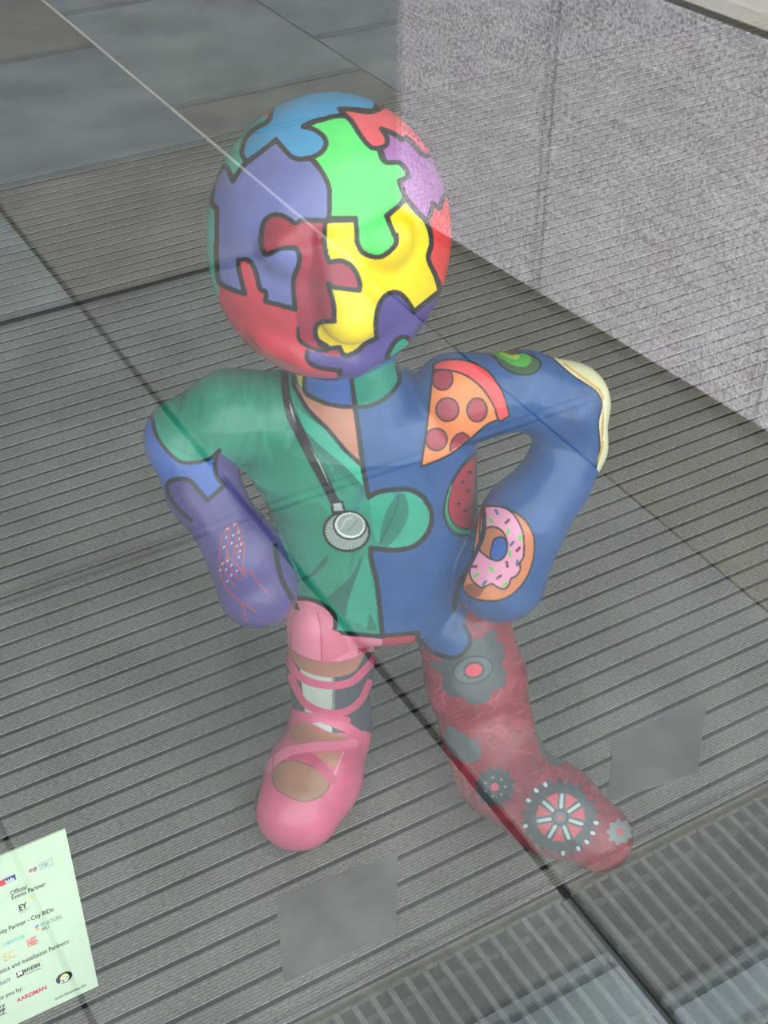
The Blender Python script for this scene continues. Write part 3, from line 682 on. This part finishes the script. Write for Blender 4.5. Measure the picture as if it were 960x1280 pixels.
def paint_arm_r(bd):
    c = bd.copy()
    c.fill([(598, 600), (645, 560), (700, 540), (800, 560), (800, 830), (560, 830), (575, 700)], BLUE_B, False)
    cr = C8((480, 90), (620, 210), (700, 262), (780, 320), (812, 400), (790, 520), (800, 690), (776, 820), (830, 900), (1000, 700), (950, 300), (700, 60))
    c.fill(cr, (232, 226, 184)); c.stroke(C8((480, 90), (620, 210), (700, 262), (780, 320), (812, 400), (790, 520), (800, 690), (776, 820)), INK, 1.6)
    c.stroke(C8((560, 130), (640, 190), (740, 265), (800, 315), (826, 400), (815, 560), (815, 680), (790, 770)), (206, 156, 92), 3.0, alpha=0.7)
    c.stroke(C8((600, 150), (700, 220), (810, 300)), (236, 214, 150), 2.0); c.stroke(C8((828, 380), (834, 520), (826, 640)), (246, 242, 214), 2.2)
    # doughnut
    dn = D3((380, 410), (520, 405), (620, 440), (700, 500), (755, 590), (770, 690), (745, 830), (690, 940), (610, 1020), (520, 1060), (420, 1062), (330, 1040), (285, 1000), (270, 960), (330, 780))
    c.fill(dn, (216, 128, 84)); c.stroke(dn, INK, 2.2, closed=True)
    c.fill(D3((275, 960), (340, 940), (420, 980), (380, 1040), (320, 1030)), (150, 84, 60))
    ic = D3((395, 410), (520, 408), (600, 440), (655, 510), (690, 600), (695, 700), (690, 760), (668, 800), (668, 850), (640, 890), (605, 910), (590, 950), (560, 980), (515, 970), (470, 945), (435, 960), (400, 970), (350, 935), (325, 900), (318, 850), (350, 760), (380, 690))
    c.fill(ic, (240, 158, 188)); c.stroke(ic, INK, 2.0, closed=True)
    hole = D3((380, 690), (420, 570), (480, 548), (540, 575), (575, 640), (575, 720), (540, 775), (490, 782), (430, 750)); c.fill(hole, (198, 122, 84)); c.stroke(hole, INK, 2.0, closed=True)
    hb = D3((470, 690), (490, 635), (540, 615), (572, 650), (575, 720), (540, 772), (490, 780), (462, 750)); c.fill(hb, (52, 96, 178)); c.stroke(hb, INK, 1.8, closed=True)
    SPK = {'b': (72, 100, 150), 'g': (96, 208, 84), 'm': (96, 44, 56)}
    for x, y, a, k in ((505, 445, 60, 'b'), (467, 505, 45, 'g'), (580, 510, -45, 'm'), (585, 580, -80, 'g'), (667, 625, 75, 'g'), (612, 665, -50, 'b'), (655, 705, -50, 'm'), (598, 738, 75, 'g'), (578, 810, 80, 'm'), (650, 800, 95, 'b'), (470, 845, 45, 'g'), (350, 824, 0, 'm'), (365, 885, -30, 'g'), (522, 898, -35, 'm'), (420, 940, -50, 'b'), (562, 948, -45, 'g')):
        q = D3((x, y))[0]; a = math.radians(a); dx, dy = 2.7*math.cos(a), 2.7*math.sin(a)
        c.stroke([(q[0]-dx, q[1]-dy), (q[0]+dx, q[1]+dy)], SPK[k], 3.4, False)
    c.stroke(D3((385, 360), (410, 410), (418, 520), (405, 620), (330, 790), (260, 920), (215, 1060), (222, 1160), (290, 1230), (330, 1245)), INK, 5.6)
    return c
PINK = (206, 92, 122)
def paint_leg_l(bd):
    c = bd.copy()
    c.fill([(300, 815), (500, 815), (500, 1120), (200, 1120), (200, 815)], (66, 72, 80), False)
    c.fill(D4((250, 500), (480, 560), (485, 830), (482, 1000), (330, 940), (290, 850), (270, 680)), (176, 184, 172), False)
    c.fill(D4((480, 560), (500, 560), (500, 1000), (482, 1000)), (120, 126, 122), False, )
    # skin band and pink hem
    c.fill(D4((60, 250), (150, 400), (200, 470), (260, 545), (380, 592), (500, 602), (640, 558), (720, 430), (820, 300)), (164, 112, 94))
    c.fill(D4((60, 200), (100, 340), (150, 370), (200, 412), (300, 465), (400, 490), (540, 490), (640, 465), (720, 410), (790, 330), (830, 310), (480, 300), (300, 60), (60, 60)), (226, 128, 150), False)
    c.stroke(D2((30, 710), (130, 715), (220, 755), (275, 810), (285, 860), (275, 915), (400, 925), (565, 940)), INK, 5.5)
    c.fill(D4((380, 150), (450, 250), (560, 300), (600, 420), (480, 488), (408, 488), (400, 260)), (212, 106, 132))
    c.stroke(D4((378, 150), (400, 260), (408, 488)), (190, 78, 106), 2.2)
    c.stroke(D4((190, 280), (185, 390)), (190, 96, 120), 2.0); c.fill(D4((665, 340), (660, 440), (720, 410), (745, 340)), (176, 72, 92), False)
    c.stroke(D4((150, 372), (200, 414), (300, 467), (400, 492), (540, 492), (640, 467), (720, 412)), (176, 88, 108), 1.6)
    rb = (200, 86, 116)
    c.stroke(D4((150, 430), (185, 510), (240, 585), (340, 640), (480, 660), (620, 632), (740, 520), (780, 470)), rb, 9.6)
    c.stroke(D4((190, 600), (225, 680), (290, 785), (420, 848), (560, 850), (680, 770), (745, 640)), rb, 9.0)
    # slipper
    sh = D4((60, 1000), (120, 900), (185, 820)) + D5((330, 20), (380, 45), (560, 70), (720, 100), (830, 180), (900, 200), (900, 1100), (20, 1100))
    c.fill(sh, PINK, False)
    c.fill(D4((330, 925), (420, 920), (482, 960), (482, 1000), (400, 960)), (170, 180, 170), False)
    c.fill(D4((580, 905), (740, 830), (760, 960), (690, 985)), (66, 72, 80), False)
    c.fill(D5((612, 150), (690, 185), (720, 190), (640, 195), (612, 185)), (66, 72, 80), False)
    sk = (164, 112, 90)
    c.fill(D5((325, 175), (380, 128), (460, 128), (520, 172), (650, 197), (750, 240), (720, 258), (560, 258), (400, 282), (350, 245)), sk)
    c.fill(D5((255, 300), (340, 280), (380, 275), (300, 330)), sk)
    ov = D5((215, 470), (250, 400), (340, 375), (450, 400), (540, 460), (595, 520), (570, 590), (500, 635), (420, 650), (320, 615), (240, 560))
    c.fill(ov, (154, 108, 84)); c.stroke(ov, (120, 66, 66), 1.6, closed=True)
    c.fill(D5((490, 325), (690, 322), (635, 435), (560, 385)), (178, 124, 98)); c.stroke(D5((690, 322), (610, 520)), (232, 140, 160), 2.0)
    c.stroke(D5((350, 345), (440, 345), (530, 410), (610, 500)), (186, 72, 102), 12.5)
    c.stroke(D5((190, 420), (240, 370), (330, 315), (500, 285), (620, 278), (760, 262)), (222, 116, 146), 11.5)
    c.stroke(D5((330, 40), (420, 75), (560, 85), (720, 105)), (206, 92, 124), 7.0)
    c.stroke(D5((560, 105), (660, 130), (800, 210)), (206, 92, 124), 11.0)
    c.stroke(D5((330, 60), (325, 180), (230, 330), (215, 470)), (188, 74, 104), 1.4)
    return c
def gear(c, ce, r, teeth, colr, rot=0, dep=0.14, sq=1.0):
    p = []
    for k in range(teeth*4):
        a = 2*math.pi*(k+0.5)/(teeth*4) + rot; rr = r if (k//2) % 2 == 0 else r*(1-dep)
        p.append((ce[0]+rr*math.cos(a), ce[1]+rr*sq*math.sin(a)))
    c.fill(p, colr, False)
def paint_leg_r(bd):
    base = (138, 46, 58); c = Canvas(base); rs = np.random.RandomState(11)
    for _ in range(160):        # cloudy blotches
        q = (rs.uniform(500, 800), rs.uniform(780, 1100)); r = rs.uniform(5, 16); a = rs.uniform(0, 3.14)
        c.stroke([(q[0]-r*math.cos(a), q[1]-r*math.sin(a)), q, (q[0]+r*math.cos(a+.5), q[1]+r*math.sin(a+.5))], [(158, 66, 78), (120, 34, 46), (146, 54, 66)][rs.randint(3)], rs.uniform(6, 16), alpha=0.22)
    for _ in range(420):        # wandering pale and dark veins
        x, y = rs.uniform(500, 800), rs.uniform(780, 1100); a = rs.uniform(0, 6.28); p = [(x, y)]
        for _k in range(rs.randint(3, 7)):
            a += rs.uniform(-0.9, 0.9); x += 5*math.cos(a); y += 5*math.sin(a); p.append((x, y))
        c.stroke(p, [(186, 100, 108), (116, 32, 44), (168, 76, 86)][rs.randint(3)], rs.uniform(0.8, 2.4), alpha=0.22)
    G = (60, 69, 73)
    g1 = D6((170, 320), (230, 320), (290, 300), (385, 250), (430, 175), (480, 195), (540, 125), (580, 140), (585, 200), (620, 210), (630, 290), (610, 345), (640, 390), (630, 470), (550, 500), (530, 560), (460, 585), (410, 570), (390, 540), (300, 530), (250, 480), (255, 420), (200, 360))
    c.fill(g1, (66, 74, 78), False)
    e = D6((437, 372))[0]; c.ell(e, 25, 16.5, (80, 90, 92), -0.25, (44, 50, 54), 2.2); e = D6((443, 373))[0]; c.ell(e, 12.2, 9.2, (206, 52, 74), -0.2, (40, 44, 48), 2.6)
    c.fill(D6((290, 700), (360, 740), (430, 790), (480, 820), (485, 900), (430, 930), (330, 900), (260, 780)), (86, 98, 100)); c.fill(D6((790, 740), (830, 800), (850, 880), (930, 950), (980, 930), (900, 760)), (72, 82, 86))
    q = D7((235, 255))[0]; gear(c, q, 26, 12, G, 0.1, 0.16)
    for k in range(7):
        a = k*0.9; c.ell((q[0]+13*math.cos(a), q[1]+12*math.sin(a)), 1.6, 1.6, (132, 140, 142))
    c.ell(q, 6.2, 6.2, (196, 74, 88), 0, (46, 50, 54), 1.6)
    q = D7((562, 407))[0]; gear(c, q, 49.5, 22, G, 0.05, 0.13)
    for k in range(7):
        a = -1.95 + k*2*math.pi/7; a0, a1 = a-0.27, a+0.27
        c.fill([(q[0]+11*math.cos(a), q[1]+11*math.sin(a)), (q[0]+31*math.cos(a0), q[1]+31*math.sin(a0)), (q[0]+31*math.cos(a1), q[1]+31*math.sin(a1))], (196, 66, 82), False)
        b = a + math.pi/7; c.stroke([(q[0]+13*math.cos(b), q[1]+13*math.sin(b)), (q[0]+28*math.cos(b), q[1]+28*math.sin(b))], (168, 186, 182), 4.2, False)
    c.ell(q, 9, 9, (88, 96, 98), 0, (40, 44, 46), 1.6); c.ell(q, 3.4, 3.4, (190, 70, 84))
    for a in (-2.3, -2.0, -2.65, 0.15, 0.45, 0.75, 1.05, 1.5, 2.9):
        c.ell((q[0]+45*math.cos(a), q[1]+45*math.sin(a)), 3.4, 2.4, (188, 206, 202), a)
    q = D7((860, 480))[0]; gear(c, q, 17, 9, (124, 132, 130), 0.2, 0.2); c.ell(q, 5, 5, (176, 96, 100))
    tab = D2((560, 936), (780, 917), (775, 955)) + D6((120, 198), (180, 257), (290, 297), (360, 287), (415, 225), (418, 170), (385, 105))
    c.fill(tab + [(585, 760), (470, 760)], BLUE_B, False); c.stroke(tab, INK, 5.4)
    for x, y in ((690, 264), (715, 304)): c.ell(D7((x, y))[0], 5, 5, (150, 24, 40), 0, (90, 16, 26), 1.2)
    return c

# ------------------------------------------------------------------ painted statue: build
def mat_paint():
    k = NT('varnished_paint'); b = k.n('ShaderNodeBsdfPrincipled'); k.l(b.outputs[0], k.out.inputs[0])
    at = k.n('ShaderNodeAttribute'); at.attribute_name = 'paint'
    nz = k.n('ShaderNodeTexNoise'); nz.inputs['Scale'].default_value = 22; nz.inputs['Detail'].default_value = 5
    tc = k.n('ShaderNodeTexCoord'); k.l(tc.outputs['Object'], nz.inputs['Vector'])
    mr = k.n('ShaderNodeMapRange'); mr.inputs[1].default_value = 0.3; mr.inputs[2].default_value = 0.7; mr.inputs[3].default_value = 0.88; mr.inputs[4].default_value = 1.1
    k.l(nz.outputs[0], mr.inputs[0])
    mx = k.n('ShaderNodeMix', data_type='RGBA', blend_type='MULTIPLY'); mx.inputs[0].default_value = 1
    k.l(at.outputs['Color'], mx.inputs[6]); k.l(mr.outputs[0], mx.inputs[7]); k.l(mx.outputs[2], b.inputs['Base Color'])
    b.inputs['Roughness'].default_value = 0.2; b.inputs['Specular IOR Level'].default_value = 0.5
    n2 = k.n('ShaderNodeTexNoise'); n2.inputs['Scale'].default_value = 160; k.l(tc.outputs['Object'], n2.inputs['Vector'])
    bp = k.n('ShaderNodeBump'); bp.inputs['Strength'].default_value = 0.12; bp.inputs['Distance'].default_value = 0.001
    k.l(n2.outputs[0], bp.inputs['Height']); k.l(bp.outputs[0], b.inputs['Normal'])
    return k.m
M['paint'] = mat_paint()
import time as _t
_t0 = _t.time()
VX, FQ = build_surface()
print('surface', len(VX), len(FQ), _t.time()-_t0)
PD = parts_d(VX); part = np.argmin(PD, 0)
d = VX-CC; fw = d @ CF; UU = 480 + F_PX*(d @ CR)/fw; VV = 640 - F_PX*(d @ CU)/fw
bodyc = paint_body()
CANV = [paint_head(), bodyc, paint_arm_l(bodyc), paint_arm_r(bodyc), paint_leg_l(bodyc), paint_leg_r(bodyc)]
print('paint', _t.time()-_t0)
PNAMES = ['head', 'torso', 'arm', 'arm', 'leg', 'leg']
PLAB = ['round head painted as bright jigsaw pieces', 'torso half green scrubs and half blue with a pizza slice', 'bent arm with green sleeve and purple hand', 'bent blue arm with a painted doughnut', 'leg painted with a pink ballet slipper', 'red leg painted with grey cogs']
# hands, feet and neck are pieces of the arms, legs and torso
sub = part.copy()
for pi, C_, code in ((2, ARM_L, 6), (3, ARM_R, 7)):
    P_, r_h = C_[-1]; sub[(part == pi) & (np.linalg.norm(VX-P_, axis=1) < r_h*1.32)] = code
for pi, L_, F_c, code in ((4, LEG_L, FOOT_L, 8), (5, LEG_R, FOOT_R, 9)):
    sub[(part == pi) & (f_chain(F_c, VX, 0.02) < f_chain(L_, VX, 0.02))] = code
sub[(part == 1) & (rcone(VX, NECK[0][0], NECK[1][0], NECK[0][1], NECK[1][1]) < 0.004) & (VX[:, 2] > NECK[0][0][2]-0.004)] = 10
PNAMES += ['hand', 'hand', 'foot', 'foot', 'neck']
PLAB += ['purple hand with line-drawn fingers', 'blue hand with a pink iced doughnut', 'foot painted as a pink ballet slipper', 'red foot painted with grey cogs', 'neck in blue and green']
PPAR = {6: 2, 7: 3, 8: 4, 9: 5, 10: 1}; PCAN = {6: 2, 7: 3, 8: 4, 9: 5, 10: 1}
fpart = sub[FQ[:, 0]]; made = {}
base_c = np.array([0.07, 1.38, 0.0])
statue = empty('painted_statue', base_c)
tag(statue, 'multicoloured round-headed statue painted in jigsaw pieces, hands on hips', 'statue')
for pi in range(11):
    F_ = FQ[fpart == pi]; uq, inv = np.unique(F_, return_inverse=True)
    X = VX[uq]-base_c; F_ = inv.reshape(-1, 4)
    me = bpy.data.meshes.new(PNAMES[pi]); me.vertices.add(len(X)); me.vertices.foreach_set('co', X.astype(np.float32).ravel())
    me.loops.add(F_.size); me.loops.foreach_set('vertex_index', F_.astype(np.int32).ravel())
    me.polygons.add(len(F_)); me.polygons.foreach_set('loop_start', np.arange(0, F_.size, 4, dtype=np.int32))
    try: me.polygons.foreach_set('loop_total', np.full(len(F_), 4, np.int32))
    except Exception: pass
    me.polygons.foreach_set('use_smooth', np.ones(len(F_), bool))
    me.update(calc_edges=True)
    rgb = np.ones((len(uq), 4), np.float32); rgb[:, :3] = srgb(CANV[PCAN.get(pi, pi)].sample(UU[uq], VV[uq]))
    at = me.color_attributes.new('paint', 'FLOAT_COLOR', 'POINT'); at.data.foreach_set('color', rgb.ravel())
    me.materials.append(M['paint'])
    o = link(PNAMES[pi], me, made[PPAR[pi]] if pi in PPAR else statue); o['label'] = PLAB[pi]; made[pi] = o
print('statue', _t.time()-_t0)
# ------------------------------------------------------------------ printed card stuck to the inside of the window
TC = TG + 0.0062
def onp(u, v, t=TC):
    d = ray(u, v); return CC + d*((t - CC @ EN)/(d @ EN))
tr_ = onp(80.5, 1037); br_ = onp(124, 1232)
s_r = float((tr_+br_)/2 @ ER); z_t, z_b = float(tr_[2]), float(br_[2]); CWID = 0.215
card = empty('printed_card', W(s_r, TC, z_b), ANG)
tag(card, 'pale green card printed with sponsor names, fixed to the window', 'card')
sheet = link('sheet', box_mesh('sheet', (-CWID, 0, 0), (0, 0.0012, z_t-z_b), M['paper']), card)
def ink(name, c): return mat_noise(name, c, c, 5, 0.7)
INKS = {k: ink('ink_'+k, v) for k, v in dict(black=(26, 28, 34), red=(196, 44, 70), navy=(48, 50, 120), yellow=(236, 206, 70), teal=(120, 190, 190), orange=(226, 150, 96), gold=(206, 176, 106), grey=(130, 148, 140), coral=(226, 96, 96), white=(240, 246, 236), green=(190, 206, 110), blue=(80, 150, 190), fold=(196, 216, 194), slate=(120, 124, 160)).items()}
def loc2(u, v):
    P = onp(u, v); return float(P @ ER)-s_r, float(P[2])-z_b
Zm = lambda x, y: (x*0.20325, 1020+y*0.20325)          # coordinates read off an enlarged crop
def text(body_, x, y, hpx, inkc, align='LEFT', sx=1.0, name='lettering', layer=0, bold=0.0):
    cu = bpy.data.curves.new(name, 'FONT'); cu.body = body_; cu.align_x = align; cu.size = 1.0; cu.offset = bold + 0.006
    tmp = bpy.data.objects.new(name, cu); col.objects.link(tmp)
    dg = bpy.context.evaluated_depsgraph_get(); me = bpy.data.meshes.new_from_object(tmp.evaluated_get(dg))
    bpy.data.objects.remove(tmp)
    me.materials.clear(); me.materials.append(INKS[inkc])
    X, Z = loc2(*Zm(x, y)); a = loc2(*Zm(x, y)); b = loc2(*Zm(x+hpx*0.225, y-hpx)); hgt = abs(loc2(*Zm(x, y-hpx))[1]-Z)
    k = hgt/0.70
    for v in me.vertices:
        px, py = v.co.x, v.co.y; v.co = (px*k*sx*0.66, 0, py*k*1.06)
    o = link(name, me, card); o.location = (X, -0.0002-0.0001*layer, Z); return o
def patch(pts, inkc, name='printed_mark', layer=0):
    q = [loc2(*Zm(x, y)) for x, y in pts]; n_ = len(q)
    vs = [(x, -0.00015-0.0001*layer, z) for x, z in q]
    me = bpy.data.meshes.new(name); me.from_pydata(vs, [], [tuple(range(n_))]); me.materials.append(INKS[inkc])
    return link(name, me, card)
def rect(x, y, x2, y2, h, inkc, layer=0, name='printed_mark'):
    """baseline from (x,y) to (x2,y2), h zoomed px tall"""
    return patch([(x, y), (x2, y2), (x2-h*0.2, y2-h), (x-h*0.2, y-h)], inkc, name, layer)
text('sky', 178, 348, 24, 'red', sx=0.95, bold=0.012); text('y', 214, 331, 24, 'navy', sx=0.95, layer=1, bold=0.012)
text('vip', 254, 313, 24, 'slate', sx=1.15)
for a, b in (((248, 328), (324, 296)), ((240, 292), (318, 262))):
    rect(a[0], a[1], b[0], b[1], 2.2, 'slate')
for a in ((248, 328), (324, 296)): patch([(a[0], a[1]), (a[0]+2, a[1]-1), (a[0]-6, a[1]-34), (a[0]-8, a[1]-33)], 'slate')
rect(-60, 462, 34, 420, 34, 'red'); rect(34, 420, 99, 390, 34, 'navy'); text('kids', 90, 392, 24, 'white', 'RIGHT', 1.1, layer=1)
text('Official', 66, 488, 26, 'black', sx=1.05); text('Events Partner:', 72, 516, 26, 'black', sx=1.02)
patch([(135, 535), (205, 488), (205, 498)], 'yellow'); text('EY', 118, 583, 34, 'black', sx=1.0, bold=0.02)
text('Building a better', 120, 592, 8, 'grey', sx=0.9); text('working world', 120, 602, 8, 'grey', sx=0.9)
text('Community Partner - City BIDs:', 336, 580, 26, 'black', 'RIGHT', 1.0)
patch([(212, 680), (238, 662), (236, 678), (222, 690)], 'blue'); patch([(240, 664), (266, 652), (260, 672)], 'teal'); patch([(216, 698), (236, 682), (242, 698), (222, 706)], 'orange')
text('CULTURE', 256, 682, 24, 'grey', sx=0.92); text('MILE', 258, 708, 20, 'grey', sx=0.95)
text('CHEAPSIDE', 12, 808, 22, 'teal', sx=0.95)
text('FLEET', 166, 784, 22, 'coral', sx=0.8, bold=0.02); text('STREET', 172, 808, 22, 'coral', sx=0.66, bold=0.02)
text('EC', 100, 862, 46, 'gold', 'RIGHT', 1.0)
text('Logistics and Installation Partners:', 430, 776, 26, 'black', 'RIGHT', 1.0)
patch([(98, 962), (142, 942), (150, 976), (106, 996)], 'black'); text('M', 110, 984, 28, 'white', layer=1, bold=0.02); text('enzies', 148, 964, 30, 'black', sx=1.0, bold=0.012)
rect(158, 976, 250, 936, 3, 'black')
text('BISHOPSGATE', 66, 1012, 20, 'navy', 'RIGHT', 0.8)
text('Brought to you by:', 142, 1066, 26, 'black', 'RIGHT', 1.0)
text('AARDMAN', 106, 1146, 24, 'red', sx=1.12, bold=0.02)
text('ROZZ', 36, 1180, 26, 'black', 'RIGHT', 1.0, bold=0.02); text('ROZZ', 36, 1210, 26, 'black', 'RIGHT', 1.0, bold=0.02)
ce = loc2(*Zm(394, 993)); r_ = 0.5*(abs(loc2(*Zm(444, 972))[0]-loc2(*Zm(344, 1016))[0]))
me = bpy.data.meshes.new('badge'); me.from_pydata([(ce[0]+r_*math.cos(a*math.pi/16), -0.00016, ce[1]+r_*math.sin(a*math.pi/16)) for a in range(32)], [], [tuple(range(31, -1, -1))]); me.materials.append(INKS['black']); link('badge', me, card)
patch([(366, 1002), (380, 978), (402, 966), (420, 970), (408, 984), (380, 1000)], 'green', layer=1)
text('WILD', 371, 1014, 15, 'white', sx=1.05, layer=2, bold=0.02); text('IN ART', 370, 1030, 13, 'white', sx=0.9, layer=2, bold=0.02)
text('(c) and TM Aardman 2023', 338, 1132, 13, 'black', sx=1.0)
def dashes(x0, y0, x1, y1, n_):
    for i in range(n_):
        a, b = i/n_, (i+0.5)/n_
        rect(x0+(x1-x0)*a, y0+(y1-y0)*a, x0+(x1-x0)*b, y0+(y1-y0)*b, 2.0, 'fold', name='dash')
dashes(40, 440, 400, 285, 14); dashes(200, 598, 440, 488, 10); dashes(240, 802, 520, 684, 11); dashes(250, 960, 552, 836, 12)
